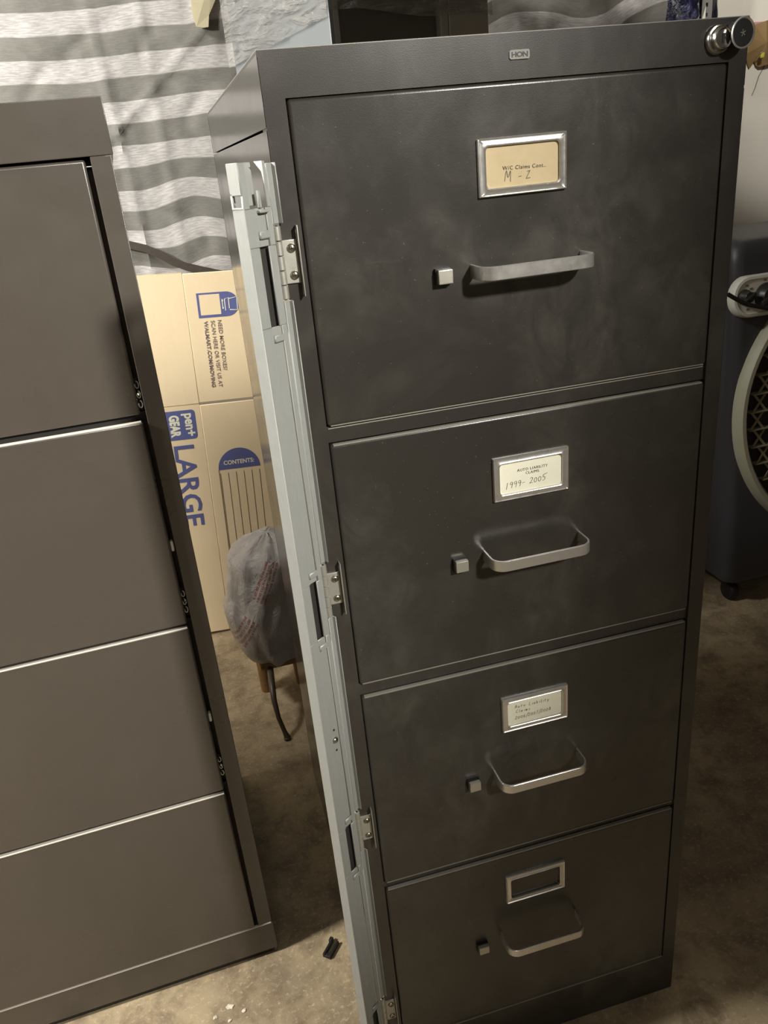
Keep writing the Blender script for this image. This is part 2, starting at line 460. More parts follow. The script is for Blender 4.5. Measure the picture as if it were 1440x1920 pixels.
bounds = [(.9995+.0015, 1.2835), (.6985, .9827), (.3910, .6815), (.0815, .3795)]
lab_z = [1.2160, .9138, .6086, .3186]
lab_x = [.2266, .2294, .2292, .2257]
han_z = [1.1285, .8283, .5226, .2335]
but_z = [1.1277, .8251, .5177, .2259]
dnames = ['top', 'second', 'third', 'bottom']
for i in range(4):
    z0, z1 = bounds[i]
    d = MB()
    d.box(ST+.0007, W-ST-.0007, -.0006, .026, z0, z1-(.0003 if i else -.0008), M['black'], .0036, 4)
    xe0, xe1 = ST+.0042, W-ST-.0042
    if i: d.box(xe0, xe1, -.0009, .004, z1-.0020, z1-.0001, M['edge_highlight'], .0004, 1)
    if i < 3: d.box(xe0, xe1, -.0008, .004, z0+.0001, z0+.0013, M['edge_highlight'], .0003, 1)
    dr = d.obj('drawer', cab, dnames[i]+' drawer of the black cabinet')
    lb = label_holder(M['chrome'])
    lb.v = [p+Vector((lab_x[i], 0, lab_z[i])) for p in lb.v]
    lb.obj('label_holder', dr, None if i < 3 else 'empty chrome label holder')
    if i < 3:
        c = MB(); cx, cz = lab_x[i], lab_z[i]
        c.loops([rrect(.0722, .0348, .004, cx=cx, cz=cz, y=-.0014), rrect(.0722, .0348, .004, cx=cx, cz=cz, y=-.0018)], M['card_tan' if i == 0 else 'card_white'], cap0=True, cap1=True)
        yk = -.0021
        if i == 0:
            c.text('W/C Claims Cont..', .004, M['ink'], on_front(.2071, yk, 1.2130) @ R(math.radians(-1), 'Z'), width=.0422, space=1.15)
            handwrite(c, 'M', on_front(.2088, yk, 1.2035), .0095, .0115, .00045, M['pencil'])
            handwrite(c, '-', on_front(.2215, yk, 1.2035), .007, .0115, .00045, M['pencil'])
            handwrite(c, 'Z', on_front(.2295, yk, 1.2040), .0068, .0115, .00045, M['pencil'])
        elif i == 1:
            c.text('AUTO LIABILITY', .004, M['ink'], on_front(.2139, yk, .9192), width=.0350, space=1.15)
            c.text('CLAIMS', .004, M['ink'], on_front(.2236, yk, .9149), width=.0153, space=1.15)
            handwrite(c, '1999-', on_front(.1998, yk, .9026), .0072, .0047, .00045, M['pencil'], .02)
            handwrite(c, '2005', on_front(.2275, yk, .9035), .0072, .0048, .00045, M['pencil'], .06)
        else:
            handwrite(c, 'Auto Liability', on_front(.2035, yk, .6152), .0047, .0036, .0004, M['pencil'], -.02)
            handwrite(c, 'Claims', on_front(.2045, yk, .6080), .0047, .0038, .0004, M['pencil'], -.03)
            handwrite(c, '2006/2007/2008', on_front(.2030, yk, .5985), .0050, .0036, .0004, M['pencil'], .03)
        c.obj('label_card', dr, ('aged tan card reading W/C Claims Cont.. M - Z', 'cream card reading AUTO LIABILITY CLAIMS 1999-2005', 'cream card with handwritten auto liability claims years')[i])
    hd = MB()
    t, hh = .0014, .0062
    sect = [(-t, -hh+.0006), (-t+.0006, -hh), (t-.0006, -hh), (t, -hh+.0006), (t, hh-.0006), (t-.0006, hh), (-t+.0006, hh), (-t, hh-.0006)]
    hd.sweep([(x, y, han_z[i]) for x, y, _ in strap_path(.1738, .2862, .0335, .0135)], sect, M['chrome'])
    hd.obj('pull_handle', dr)
    bt = MB(); bx = .1452+.0006*(i == 2)
    bt.box(bx-.0085, bx+.0075, -.0055, .002, but_z[i]-.0075, but_z[i]+.0075, M['black_plastic'], .0008)
    bt.box(bx-.0072, bx+.0070, -.0105, -.0045, but_z[i]-.0064, but_z[i]+.0066, M['button'], .0009)
    bt.obj('latch_button', dr)

# nameplate
b = MB()
b.loops([rrect(.0186, .0072, .0018, cx=.2263, cz=1.3037, y=0), rrect(.0186, .0072, .0018, cx=.2263, cz=1.3037, y=-.0012)], M['badge'], cap0=True, cap1=True)
b.text('HON', .005, M['black_plastic'], on_front(.2187, -.00135, 1.3016), width=.0152, height=.0042, bold=.00018, space=.9)
b.obj('nameplate', cab, 'small silver nameplate reading HON')
# lock and its cover disc
b = MB(); X = T((.4205, 0, 1.3035)) @ R(PI/2, 'X')
b.lathe([(.0128, 0), (.0128, .002), (.0116, .0042), (.0104, .0045), (.0098, .0060), (.0092, .0098), (.0082, .0108), (.0072, .0100), (.0070, .0096)], M['chrome_polished'], 36, X)
b.box(-.0012, .0012, -.0040, .0040, .0090, .0101, M['dark'], X=X)
b.box(.0008, .0044, .0028, .0040, .0090, .0101, M['dark'], X=X)
b.box(.0008, .0036, -.0006, .0006, .0090, .0101, M['dark'], X=X)
b.obj('lock', cab, 'round chrome lock at the top right corner')
b = MB(); X = T((.4362, -.003, 1.3062)) @ R(math.radians(6), 'Z') @ R(PI/2, 'X')
b.lathe([(.0105, -.002), (.0105, .010)], M['black_plastic'], 36, X)
b.lathe([(.0124, .0095), (.0130, .0105), (.0128, .0115), (.0120, .0116), (.0112, .0108)], M['chrome'], 36, X, cap=False)
b.lathe([(.0118, .0100), (.0116, .0106)], M['black_plastic'], 36, X)
for a in range(5):
    aa = 2*PI*a/5+.5
    b.stroke([(0, 0), (.0030*math.cos(aa), .0030*math.sin(aa))], .0008, M['chrome'], X @ T((0, 0, .0108)))
b.obj('lock_button', cab, 'round black push button with thin chrome rim')

# hinges of the locking bar
for hz in (1.157, .827, .4930, .1560):
    b = MB()
    ks = [hz+.031-.0124*k for k in range(6)]
    for k in range(5):
        b.lathe([(.0030, ks[k+1]+.0003), (.0036, ks[k+1]+.0007), (.0036, ks[k]-.0007), (.0030, ks[k]-.0003)], M['hinge'], 16, T((-.0036, -.0042, 0)))
    b.lathe([(.0012, hz-.0315), (.0012, hz+.0315)], M['dark'], 10, T((-.0036, -.0042, 0)))
    b.box(-.0005, .0128, -.0024, -.0002, hz-.0185, hz+.0185, M['hinge'], .0006)
    b.box(.0132, .0143, -.0085, -.0002, hz-.030, hz+.030, M['hinge'], .0004)
    hg = b.obj('hinge', cab)
    for sz in (.0115, -.0115):
        s2 = MB()
        X = T((.0074, -.0024, hz+sz)) @ R(PI/2, 'X')
        s2.lathe([(.0040, 0), (.0038, .0010), (.0028, .0020), (.0012, .0024), (0.0001, .0025)], M['screw'], 20, X)
        s2.box(-.0022, .0022, -.0004, .0004, .0018, .0027, M['dark'], X=X)
        s2.box(-.0004, .0004, -.0022, .0022, .0018, .0027, M['dark'], X=X)
        s2.obj('screw', hg)

# swung-open galvanized locking bar: a folded channel
th = math.radians(35)
BX = Matrix(((-math.cos(th), math.sin(th), 0, -.0036), (-math.sin(th), -math.cos(th), 0, -.0042), (0, 0, 1, 0), (0, 0, 0, 1)))
# local: x = away from the hinge across the web, y = inward normal of the channel, z = up
b = MB()
zt, zb = 1.240, .035
def web(x0, x1, y0, y1, z0, z1, m=M['galv'], bev=.0006): b.box(x0, x1, y0, y1, z0, z1, m, bev, 1, BX)
# stepped web, with window slots beside each hinge
slots = [(1.105, 1.173), (.777, .844), (.443, .514), (.11, .178)]
zs = [zb]+[q for s in sorted(slots) for q in s]+[zt-.036]
for k in range(len(zs)-1):
    if k % 2 == 0:
        web(.0205, .0435, -.0015, .0005, zs[k], zs[k+1]); web(.0095, .0205, -.0025, -.0008, zs[k], zs[k+1]); web(.003, .0095, -.0015, .0005, zs[k], zs[k+1])
    else:
        web(.0215, .0435, -.0015, .0005, zs[k], zs[k+1]); web(.003, .0118, -.0015, .0005, zs[k], zs[k+1])
        for zz in (zs[k]-.014, zs[k+1]+.006):
            web(.0085, .0205, -.0012, .0016, zz, zz+.007, bev=.0012)
        web(.006, .0275, -.0062, -.0052, zs[k]-.004, zs[k+1]+.004, M['dark'])  # dark plate added behind each slot to keep its inside dark
# top end: web is cut away behind the lip, with a bent catch
web(.026, .0435, -.0015, .0005, zt-.036, zt); web(.012, .026, -.009, -.0075, zt-.034, zt); web(.003, .007, -.0015, .0005, zt-.036, zt)
web(.013, .0165, -.0016, .0012, zt-.036, zt-.022); web(.0085, .0185, -.001, .0035, zt-.040, zt-.0375)
b.add([(.016, .001, zt), (.007, .001, zt), (.0075, .001, zt-.018), (.009, .001, zt-.008)], [(0, 1, 2, 3)], M['panel_white'], BX)  # white patch painted in for light showing through a gap
# outer bright lip, notched below its top
web(.0425, .0440, -.0015, .0130, zb, zt-.034); web(.0425, .0440, -.0015, .0130, zt-.0245, zt)
web(.0425, .0440, -.0015, .0015, zt-.036, zt-.022)
b.tube([(.0443, .0005, zt-.0245), (.0443, .0005, zt-.034), (.0443, .0125, zt-.034), (.0443, .0135, zt-.025)], .0007, M['panel_white'], 6, BX, up=Vector((1, 0, 0)))
# inner lip next to the hinges
gaps = [zb]+[q for hz in (.156, .493, .827, 1.157) for q in (hz-.0325, hz+.0325)]+[zt-.002]
for k in range(0, len(gaps), 2):
    web(-.0045, .002, -.0018, 0, gaps[k], gaps[k+1]); web(-.0058, -.0045, -.0018, .004, gaps[k], gaps[k+1])
bar = b.obj('locking_bar', cab, 'galvanized steel locking bar swung open')
s2 = MB(); X = BX @ T((.0165, -.0008, .643)) @ R(-PI/2, 'X')
s2.lathe([(.0042, -.002), (.0040, .0008), (.0028, .0022), (.0002, .0030)], M['screw'], 20, X)
for dz in (.014, -.014): s2.lathe([(.0014, -.0005), (.0013, .0006)], M['dark'], 12, X @ T((0, dz, 0)))
s2.obj('rivet', bar)

# ------------------------------------------------------------------ brown-charcoal lateral cabinet at the left
lc = thing('filing_cabinet', 'dark brownish grey cabinet with four plain drawers at the left edge', 'filing cabinet', (-.1377, .2664, 0), .0464)
LW, LD = .76, .457          # local: front on y=0, right edge on x=0, extends to -x
b = MB(); m = M['brown']
b.box(-.004, 0, .002, LD, 0, 1.262, m); b.box(-LW, -LW+.004, .002, LD, 0, 1.262, m); b.box(-LW, 0, LD-.004, LD, 0, 1.262, m)
b.box(-LW+.004, -.004, .018, .034, .05, 1.25, M['gap'])
b.box(-LW, -LW+.0225, 0, .028, .0735, 1.263, m, .0015); b.box(-.0225, 0, 0, .028, .0735, 1.263, m, .0008)
b.box(-LW, .0015, -.0015, .03, .012, .0725, m, .0015)
b.box(-LW+.01, -.008, .004, LD, 0, .014, M['dark'])
b.box(-LW+.002, -.001, -.0018, .003, .0712, .0730, M['edge_brown'], .0005, 1)
for zz in (.9675, .6675, .3725): b.box(-LW+.0215, -.0215, .012, .028, zz-.004, zz+.006, M['dark'])
b.obj('cabinet_body', lc)
b = MB()
b.box(-LW-.003, .0026, -.0002, LD, 1.2632, 1.3205, m, .0008)
b.obj('top_cap', lc)
lb = [(.9715, 1.2595), (.6725, .9655), (.3755, .6685), (.076, .3705)]
for i, (z0, z1) in enumerate(lb):
    y0 = (.002, -.0035, -.0035, -.0035)[i]
    b = MB(); b.box(-LW+.0295, -.0285, y0, .026, z0, z1-(.0015 if i else -.001), m, .0030, 3)
    if i: b.box(-LW+.031, -.030, y0-.0004, y0+.006, z1-.0030, z1-.0009, M['edge_brown'], .0007, 2)
    b.obj('drawer', lc, ('top', 'second', 'third', 'bottom')[i]+' plain drawer of the brownish grey cabinet')
for zz in (.790, .509):
    b = MB(); X = T((-.0262, .004, zz)) @ R(PI/2, 'X')
    b.loops([rrect(.0042, .0145, .002, y=.006), rrect(.0042, .0145, .002, y=-.001), rrect(.0028, .012, .0013, y=-.002)], M['white_plastic'], T((-.0262, .002, zz)), True, True, True)
    b.obj('bumper', lc, 'small white nylon drawer bumper')
for zz in (.997, .7046, .4163):
    b = MB()
    for k in range(3):
        zc = zz+.012-.012*k
        b.tube([(-.0262+.0022*math.sin(a*PI/5), .004-.001*k, zc+.0045*math.cos(a*PI/5)) for a in range(9)], .0007, M['chrome'], 6, up=Vector((0, 1, 0)))
    b.lathe([(.0022, -.003), (.0026, 0), (.0002, .0022)], M['screw'], 14, T((-.0258, .003, zz)) @ R(PI/2, 'X'))
    b.box(-.0278, -.0245, .006, .0075, zz-.02, zz+.02, M['dark'])
    b.obj('drawer_slide', lc)

# ------------------------------------------------------------------ flattened moving carton
bx = thing('cardboard_box', 'flattened tan moving carton with blue lettering LARGE, standing on its end behind the cabinets', 'cardboard box', (-.09, 1.361, .004))
bx.rotation_euler = (0, math.radians(3), 0)
ca = M['carton']; ce = M['carton_edge']
def pf(u, w, y=-.0005): return T((u, y, w)) @ R(PI/2, 'X')
def sheet(x0, x1, z0, z1, y0=0, y1=.006):
    b = MB(); b.box(x0, x1, y0, y1, z0, z1, ca, .0012, 1); return b
FU = -.039
b = sheet(-.62, FU-.0001, .001, .6855)
dn = R(-PI/2, 'Z')
def badge_poly(mb, x0, x1, z0, z1, r, y, m):
    mb.loops([rrect(x1-x0, z1-z0, r, cx=(x0+x1)/2, cz=(z0+z1)/2, y=y)], m)
    k = len(mb.v)-24; mb.f.append(list(range(k, k+24))); mb.mi.append(mb.slot(m)); mb.sm.append(False)
badge_poly(b, -.165, -.0545, .594, .673, .009, -.0006, M['blue'])
b.text('pen+', .04, M['card_white'], pf(-.0905, .664, -.0010) @ dn, width=.062, height=.031, bold=.0014)
b.text('GEAR', .04, M['card_white'], pf(-.1225, .662, -.0010) @ dn, width=.060, height=.0265, bold=.0022)
b.text('LARGE', .07, M['blue'], pf(-.1215, .578, -.0008) @ dn, width=.234, height=.0535, bold=.0012)
b.obj('lower_panel', bx, 'lower carton panel printed with a blue badge and LARGE')
b = sheet(-.62, FU-.0001, .6859, 1.017)
b.obj('upper_panel', bx)
b = sheet(FU+.0001, .19, .001, .6815)
# contents panel: half disc, ruled lines
ac, rw, wb = .0445, .0565, .497
v = [(ac, -.0006, wb)]+[(ac+rw*math.cos(PI*k/24), -.0006, wb+rw*math.sin(PI*k/24)*1.02) for k in range(25)]
b.add(v, [(0, k+1, k+2) for k in range(24)], M['blue'])
b.text('CONTENTS:', .02, M['card_white'], pf(.0035, .5095, -.0010), width=.082, height=.0125, bold=.0005)
for k in range(6):
    u = -.0085+k*.0212
    b.box(u-.0006, u+.0006, -.0008, 0, .18, .487, M['print_line'])
b.box(-.0123, -.0108, -.0008, 0, .18, .497, M['print_line'])
b.obj('lower_flap', bx, 'lower carton flap with a ruled CONTENTS panel')
b = sheet(FU+.0001, .19, .6885, 1.014)
v = []
for u, w in [(-.012, .904), (.0600, .904)]+[(.0600+.0305*math.cos(a), .9345+.0305*math.sin(a)) for a in [-PI/2+PI*k/16 for k in range(17)]]+[(.060, .965), (-.012, .965)]:
    v.append((u, -.0006, w))
b.add(v, [tuple(range(len(v)))], M['blue'])
b.box(-.006, .0445, -.0010, 0, .9105, .9605, ca)      # the code square stays blank
ic = M['card_white']
for p in ([(.050, .9225), (.050, .9470)], [(.056, .9185), (.056, .9470), (.066, .9500), (.066, .9230)],
          [(.0665, .9200), (.0860, .9180), (.0870, .9505), (.0665, .9470)]):
    b.stroke(p, .0022, ic, pf(0, 0, -.0011))
for w in (.925, .943): b.lathe([(.0022, 0), (.0022, .0003)], ic, 10, pf(.0505, w, -.0011))
pg = M['print_grey']
b.text('NEED MORE BOXES?', .013, pg, pf(.0325, .896, -.0010) @ dn, width=.128, height=.0098, bold=.0001)
b.text('SCAN HERE OR VISIT US AT', .013, pg, pf(.0155, .896, -.0010) @ dn, width=.171, height=.0098, bold=.0001)
b.text('WALMART.COM/MOVING', .013, pg, pf(-.0020, .896, -.0010) @ dn, width=.170, height=.0098, bold=.0004)
b.obj('upper_flap', bx, 'upper carton flap with a blue tag and three lines of grey print')

# ------------------------------------------------------------------ small stool with a plastic bag over it
st = thing('footstool', 'small brown wooden footstool with a dark curved leg under the plastic bag', 'stool', (-.02, .97, 0))
def leg(x, y, top, m, r0=.012, r1=.016, lean=(0, 0)):
    b = MB()
    b.tube([(x, y, 0), (x+lean[0]*.5, y+lean[1]*.5, top*.5), (x+lean[0], y+lean[1], top)], r0, m, 14, up=Vector((0, 1, 0)), radii=[r0, (r0+r1)/2, r1])
    return b.obj('leg', st)
leg(-.040, .06, .126, M['wood'], .0145, .0165)
leg(.050, .06, .126, M['wood'], .0125, .016)
b = MB()      # curved front leg with a small foot
pts = [(-.0185, -.156, .006), (-.0225, -.152, .022), (-.030, -.142, .055), (-.033, -.128, .095), (-.030, -.082, .118), (-.026, -.032, .128)]
b.tube(pts, .006, M['wood_dark'], 12, up=Vector((0, 1, 0)), radii=[.0075, .0055, .0055, .0065, .008, .008])
b.lathe([(.006, 0), (.0085, .002), (.0085, .007), (.005, .010)], M['wood_dark'], 14, T((-.0185, -.156, 0)))
b.obj('leg', st, 'dark curved front leg')
b = MB(); b.tube([(.055, -.12, 0), (.058, -.10, .07), (.050, -.03, .128)], .006, M['wood_dark'], 12, up=Vector((0, 1, 0)), radii=[.007, .006, .008]); b.obj('leg', st)
b = MB(); b.box(-.050, .060, -.04, .078, .124, .139, M['wood'], .005); b.obj('seat', st)

bag = MB()
prof = [(.143, -.060, .012), (.146, -.084, .040), (.154, -.096, .065), (.172, -.106, .07), (.207, -.115, .075), (.249, -.124, .08), (.287, -.129, .08), (.305, -.122, .08), (.328, -.116, .08),
        (.353, -.111, .078), (.379, -.103, .076), (.415, -.100, .07), (.430, -.089, .062), (.448, -.061, .05), (.459, -.030, .03), (.463, -.008, .01)]
NB = 72; Lp = []
for z, xl, xr in prof:
    cx = (xl+xr)/2; rx = (xr-xl)/2; ry = min(.10, rx)
    ring = []
    for k in range(NB):
        a = 2*PI*k/NB
        q = Vector((math.cos(a)*2.2, math.sin(a)*2.2, z*9))
        w = noise.noise(q*1.3)*.15-.07*math.exp(-((z-.318)/.012)**2)+noise.noise(Vector((math.cos(a)*5, math.sin(a)*5, z*14+3)))*.06
        w += .05*math.sin(9*a+z*22)*(1 if z < .2 or z > .40 else .5)
        s = 1+w*(.6 if abs(math.cos(a)) > .8 else 1)
        ring.append((cx+rx*math.cos(a)*(1+.25*w), .985+ry*math.sin(a)*s, z+.010*noise.noise(Vector((math.cos(a)*3, math.sin(a)*3, z*6+9)))))
    Lp.append(ring)
# subdivide rows
rows = []
for i in range(len(Lp)-1):
    for t in (0, .5): rows.append([tuple(Vector(a).lerp(Vector(c), t)) for a, c in zip(Lp[i], Lp[i+1])])
rows.append(Lp[-1])
# cinched band across the middle
bag.loops(rows, M['bag'], None, True, True, True)
o = bag.obj('plastic_bag', None)
tag(o, 'crumpled translucent white plastic bag with faded red print, bulging over the stool', 'plastic bag')

# ------------------------------------------------------------------ striped tarp on the back wall
t = MB(); uvs = []
nx, nz = 260, 150
X0, X1, Z0, Z1 = -1.5, 1.29, .93, 2.498
def ridge(x, c, w): return math.exp(-((x-c)/w)**2)
for j in range(nz+1):
    for i in range(nx+1):
        x = X0+(X1-X0)*i/nx; z = Z0+(Z1-Z0)*j/nz
        p = Vector((x, 0, z))
        y = 1.462+.007*noise.noise(p*5)+.0035*noise.noise(p*14)+.0018*noise.noise(p*34)
        cr = abs(noise.noise(Vector((x*6+3, 5, z*9))))
        y += .005*(1-min(1, cr*5))
        y -= .007*ridge(x, -.165+(z-1.42)*-.05, .010)*(1 if z < 1.46 else .6)
        y -= .004*ridge(x, -.06, .012)+.006*ridge(x, .02+(z-1.5)*1.2, .010)
        if x > .62:      # bigger slanting folds at the right
            y += .012*math.sin((x*.75+z*.9)*34)*min(1, (x-.62)*4)
        sag = .010*noise.noise(Vector((x*3.2, 1, z*2.2)))+.005*noise.noise(Vector((x*9, 2, z*7)))
        if x > -.2 and z < 1.33: sag += .010*math.sin(x*26+z*7)*min(1, (1.33-z)*5)
        if x < -.17: sag -= .006*min(1, (-.17-x)*12)
        if x > .62: sag += .05*(x-.75)*2+.02*math.sin(x*16)
        t.v.append(Vector((x, y, z))); uvs.append((x, z-sag))
i0 = t.slot(M['tarp'])
for j in range(nz):
    for i in range(nx):
        a = j*(nx+1)+i; t.f.append([a, a+1, a+nx+2, a+nx+1]); t.mi.append(0); t.sm.append(True)
t.uv = uvs
o = t.obj('tarp'); tag(o, 'white and grey striped woven tarp hanging wrinkled along the back wall', 'tarp')

b = MB()
pts = [(-.42, 1.446, 1.16), (-.30, 1.446, 1.128), (-.20, 1.446, 1.098), (-.15, 1.446, 1.080), (-.12, 1.446, 1.062), (-.09, 1.446, 1.040), (-.06, 1.446, 1.026), (-.02, 1.446, 1.012), (.03, 1.446, .995), (.08, 1.446, .978)]
b.sweep(pts, [(-.003, -.009), (.003, -.009), (.003, .009), (-.003, .009)], M['strap'])
o = b.obj('strap'); tag(o, 'dark drooping strap stretched across the striped tarp above the carton', 'strap')

b = MB(); v = []; f = []
ol = [(.055, 1.66), (.058, 1.605), (.055, 1.575), (.060, 1.548), (.075, 1.545), (.0875, 1.546), (.093, 1.570), (.108, 1.590), (.116, 1.604), (.118, 1.66)]
b.add([(x, 1.442+.002*math.sin(z*60), z) for x, z in ol]+[(x, 1.444+.002*math.sin(z*60), z) for x, z in ol],
      [tuple(range(10)), tuple(range(19, 9, -1))]+[(k, (k+1) % 10, 10+(k+1) % 10, 10+k) for k in range(10)], M['beige'])
o = b.obj('cloth_scrap'); tag(o, 'torn beige cloth scrap hanging in front of the tarp', 'cloth')

# ------------------------------------------------------------------ film-wrapped steel unit behind the black cabinet
ang = math.atan2(.436, .9)
un = thing('storage_unit', 'grey steel storage unit wrapped in clear film behind the black cabinet', 'storage unit', (.25, .85, 0), ang)
UH = 1.60; UW = .403; UD = .333
b = MB(); b.box(0, .006, 0, UD, 0, UH, M['grey_paint'], .002); b.box(-.004, 0, .0, .125, 0, UH, M['grey_paint'], .0015); b.obj('side_panel', un, 'pale blue-grey side panel')
b = MB()
b.box(.006, UW, UD-.006, UD, 0, UH, M['grey_mid']); b.box(UW-.006, UW, 0, UD, 0, UH, M['grey_mid'], .002)
b.box(0, UW, 0, UD, UH-.006, UH, M['grey_mid'], .002); b.box(.006, UW-.006, .01, UD, .03, .04, M['grey_mid'])
b.box(.004, .018, 0, .02, 0, UH, M['grey_mid'], .002); b.box(.267, .288, 0, .02, 0, UH, M['grey_mid'], .002)
b.obj('frame', un)
b = MB(); b.box(.018, .267, .012, .02, .04, UH-.01, M['grey_dark'], .002); b.obj('door', un, 'dark recessed door panel')
b = MB(); b.box(.2895, UW-.001, -.001, .02, 0, UH-.004, M['grey_mid'], .002); b.obj('door', un, 'narrow grey door panel')
b = MB()
def film_sheet(P, nu, nv, off, seed, amp):
    v = []
    for j in range(nv+1):
        for i in range(nu+1):
            u, w = i/nu, j/nv
            p, n = P(u, w)
            q = Vector((u*4+seed, w*3, seed))
            d = amp*(noise.noise(Vector((u*2.5+w*6+seed, w*14-u*7, seed)))+.5*noise.noise(q*4))
            v.append(p+n*(off+abs(d)*min(1, u*10)))
    f = [(j*(nu+1)+i, j*(nu+1)+i+1, (j+1)*(nu+1)+i+1, (j+1)*(nu+1)+i) for j in range(nv) for i in range(nu)]
    b.add(v, f, M['film'], None, True)
def lo_side(u): return 1.415+.05*(1-u) if u < .6 else 1.435+.09*(u-.6)
film_sheet(lambda u, w: (Vector((-.004, .345-.345*u, (1.43+.035*u)+(UH-1.43)*w)), Vector((-1, 0, 0))), 60, 60, .003, 3.1, .006)
film_sheet(lambda u, w: (Vector((-.004+(.415)*u, 0, (1.474+.004*math.sin(u*9))+(UH-1.474)*w)), Vector((0, -1, 0))), 60, 50, .003, 8.4, .006)
b.obj('plastic_wrap', un, 'wrinkled clear plastic film')

# ------------------------------------------------------------------ things hung on the wall at the upper right
b = MB(); v = []; nn = 40
def bagpt(u, w):
    x = 1.312+.206*u; z = 1.40+.5*w
    y = 1.565-.03*math.sin(PI*u)**.6+.010*noise.noise(Vector((u*5, w*7, 2)))+.005*noise.noise(Vector((u*14, w*16, 4)))
    return (x+.004*noise.noise(Vector((0, w*9, u))), y, z)
for j in range(nn+1):
    for i in range(nn+1): v.append(bagpt(i/nn, j/nn))
b.add(v, [(j*(nn+1)+i, j*(nn+1)+i+1, (j+1)*(nn+1)+i+1, (j+1)*(nn+1)+i) for j in range(nn) for i in range(nn)], M['navy'], None, True)
b.add([(1.312, 1.60, 1.40), (1.518, 1.60, 1.40), (1.518, 1.60, 1.9), (1.312, 1.60, 1.9)], [(0, 1, 2, 3)], M['navy'])
o = b.obj('hanging_bag'); tag(o, 'shiny navy plastic bag hanging on the white wall above the black cabinet', 'bag')
b = MB()
# perforated strip: ladder of bars around slots
x0, x1, y0, y1 = 1.441, 1.472, 1.521, 1.5235
b.box(x0, 1.4515, y0, y1, 1.40, 2.499, M['perf']); b.box(1.4595, x1, y0, y1, 1.40, 2.499, M['perf'])
z = 1.40
while z < 2.45:
    b.box(1.4515, 1.4595, y0, y1, z, z+.014, M['perf']); z += .0235
o = b.obj('perforated_strip'); tag(o, 'grey perforated strip hanging in front of the navy bag', 'strip')
b = MB()
b.tube([(1.312, 1.53, 1.95), (1.3105, 1.53, 1.62), (1.309, 1.53, 1.555), (1.306, 1.53, 1.53), (1.301, 1.53, 1.49), (1.297, 1.53, 1.42)], .003, M['rope'], 8, up=Vector((0, 1, 0)))
b.tube([(1.3095, 1.529, 1.553), (1.3075, 1.529, 1.52), (1.308, 1.529, 1.47), (1.309, 1.529, 1.42)], .0032, M['rope'], 8, up=Vector((0, 1, 0)))
b.tube([(1.3055, 1.528, 1.528), (1.314, 1.527, 1.526), (1.321, 1.527, 1.524)], .0017, M['rope'], 6)
o = b.obj('cord'); tag(o, 'white knotted cord hanging at the tarp edge', 'cord')
b = MB()
b.add([(1.436, 1.519, 1.49), (1.451, 1.519, 1.49), (1.450, 1.518, 1.535), (1.443, 1.517, 1.515)], [(0, 1, 2, 3)], M['rope'])
o = b.obj('paper_scrap'); tag(o, 'pointed white paper scrap at the foot of the perforated strip', 'paper')

ol = [(1.654, 1.46), (1.6545, 1.415), (1.664, 1.400), (1.677, 1.377), (1.680, 1.390), (1.685, 1.398), (1.692, 1.394), (1.698, 1.383), (1.707, 1.379), (1.73, 1.383), (1.79, 1.39), (1.80, 1.47), (1.76, 1.505), (1.716, 1.498), (1.684, 1.490), (1.667, 1.482)]
b = MB(); cxx, czz = 1.715, 1.44
n = len(ol)
b.add([(x, 1.610-.006*math.sin(x*70), z) for x, z in ol]+[(cxx, 1.595, czz)]+[(x, 1.613-.006*math.sin(x*70), z) for x, z in ol],
      [(k, (k+1) % n, n) for k in range(n)]+[(n+1+k, n+1+(k+1) % n, (k+1) % n, k) for k in range(n)], M['brown_paper'])
o = b.obj('paper_sheet'); tag(o, 'torn brown paper sheet on the white wall right of the black cabinet', 'paper')
b = MB(); b.box(1.693, 1.7045, 1.585, 1.593, 1.400, 1.4165, M['yellow'], .003, 3)
b.tube([(1.686, 1.594, 1.407), (1.694, 1.586, 1.414), (1.703, 1.585, 1.4185)], .0012, M['wire'], 6)
o = b.obj('clip'); tag(o, 'small yellow tag clipped to the brown paper', 'clip')
b = MB(); b.box(1.671, 1.74, 1.617, 1.6195, 1.484, 1.4975, M['pink'], .0005)
o = b.obj('paper_note'); tag(o, 'narrow pink paper strip behind the brown paper', 'paper')
b = MB(); b.tube([(1.745, 1.618, 1.400), (1.730, 1.618, 1.378), (1.715, 1.618, 1.355), (1.706, 1.618, 1.325), (1.697, 1.618, 1.305)], .0011, M['wire'], 6, up=Vector((0, 1, 0)))
o = b.obj('wire'); tag(o, 'thin grey wire dangling on the white wall under the brown paper', 'wire')

# ------------------------------------------------------------------ evaporative cooler
lean = math.radians(6)
co = thing('evaporative_cooler', 'large dark evaporative cooler with cream round grille and white control panel', 'air cooler', (1.17, .90, .0))
CX = T((0, 0, .08)) @ R(-lean, 'X')          # local x right, y into the body, z up along the leaning face
b = MB(); L = []
def cring(v, inset):
    xl = .030+.012*min(1, v/.85)+inset; xr = .772-inset
    f0 = CX @ Vector((0, inset, v)); yb = .42-inset
    r = .03; out = []
    for cx, cy, a0 in ((xr-r, yb-r, 0), (xl+r, yb-r, 90), (xl+r, f0.y+r, 180), (xr-r, f0.y+r, 270)):
        for k in range(6):
            a = math.radians(a0+18*k); out.append((cx+r*math.cos(a), cy+r*math.sin(a), f0.z))
    return out
for v, ins in ((0, .012), (.02, 0), (.2, 0), (.45, 0), (.7, 0), (.85, 0), (.880, .004), (.897, .016), (.905, .04)): L.append(cring(v, ins))
b.loops(L, M['cooler_body'], None, True, True, True)
b.obj('housing', co)
b = MB()     # ring
rc = (.401, .458); RR = .361; NR = 96
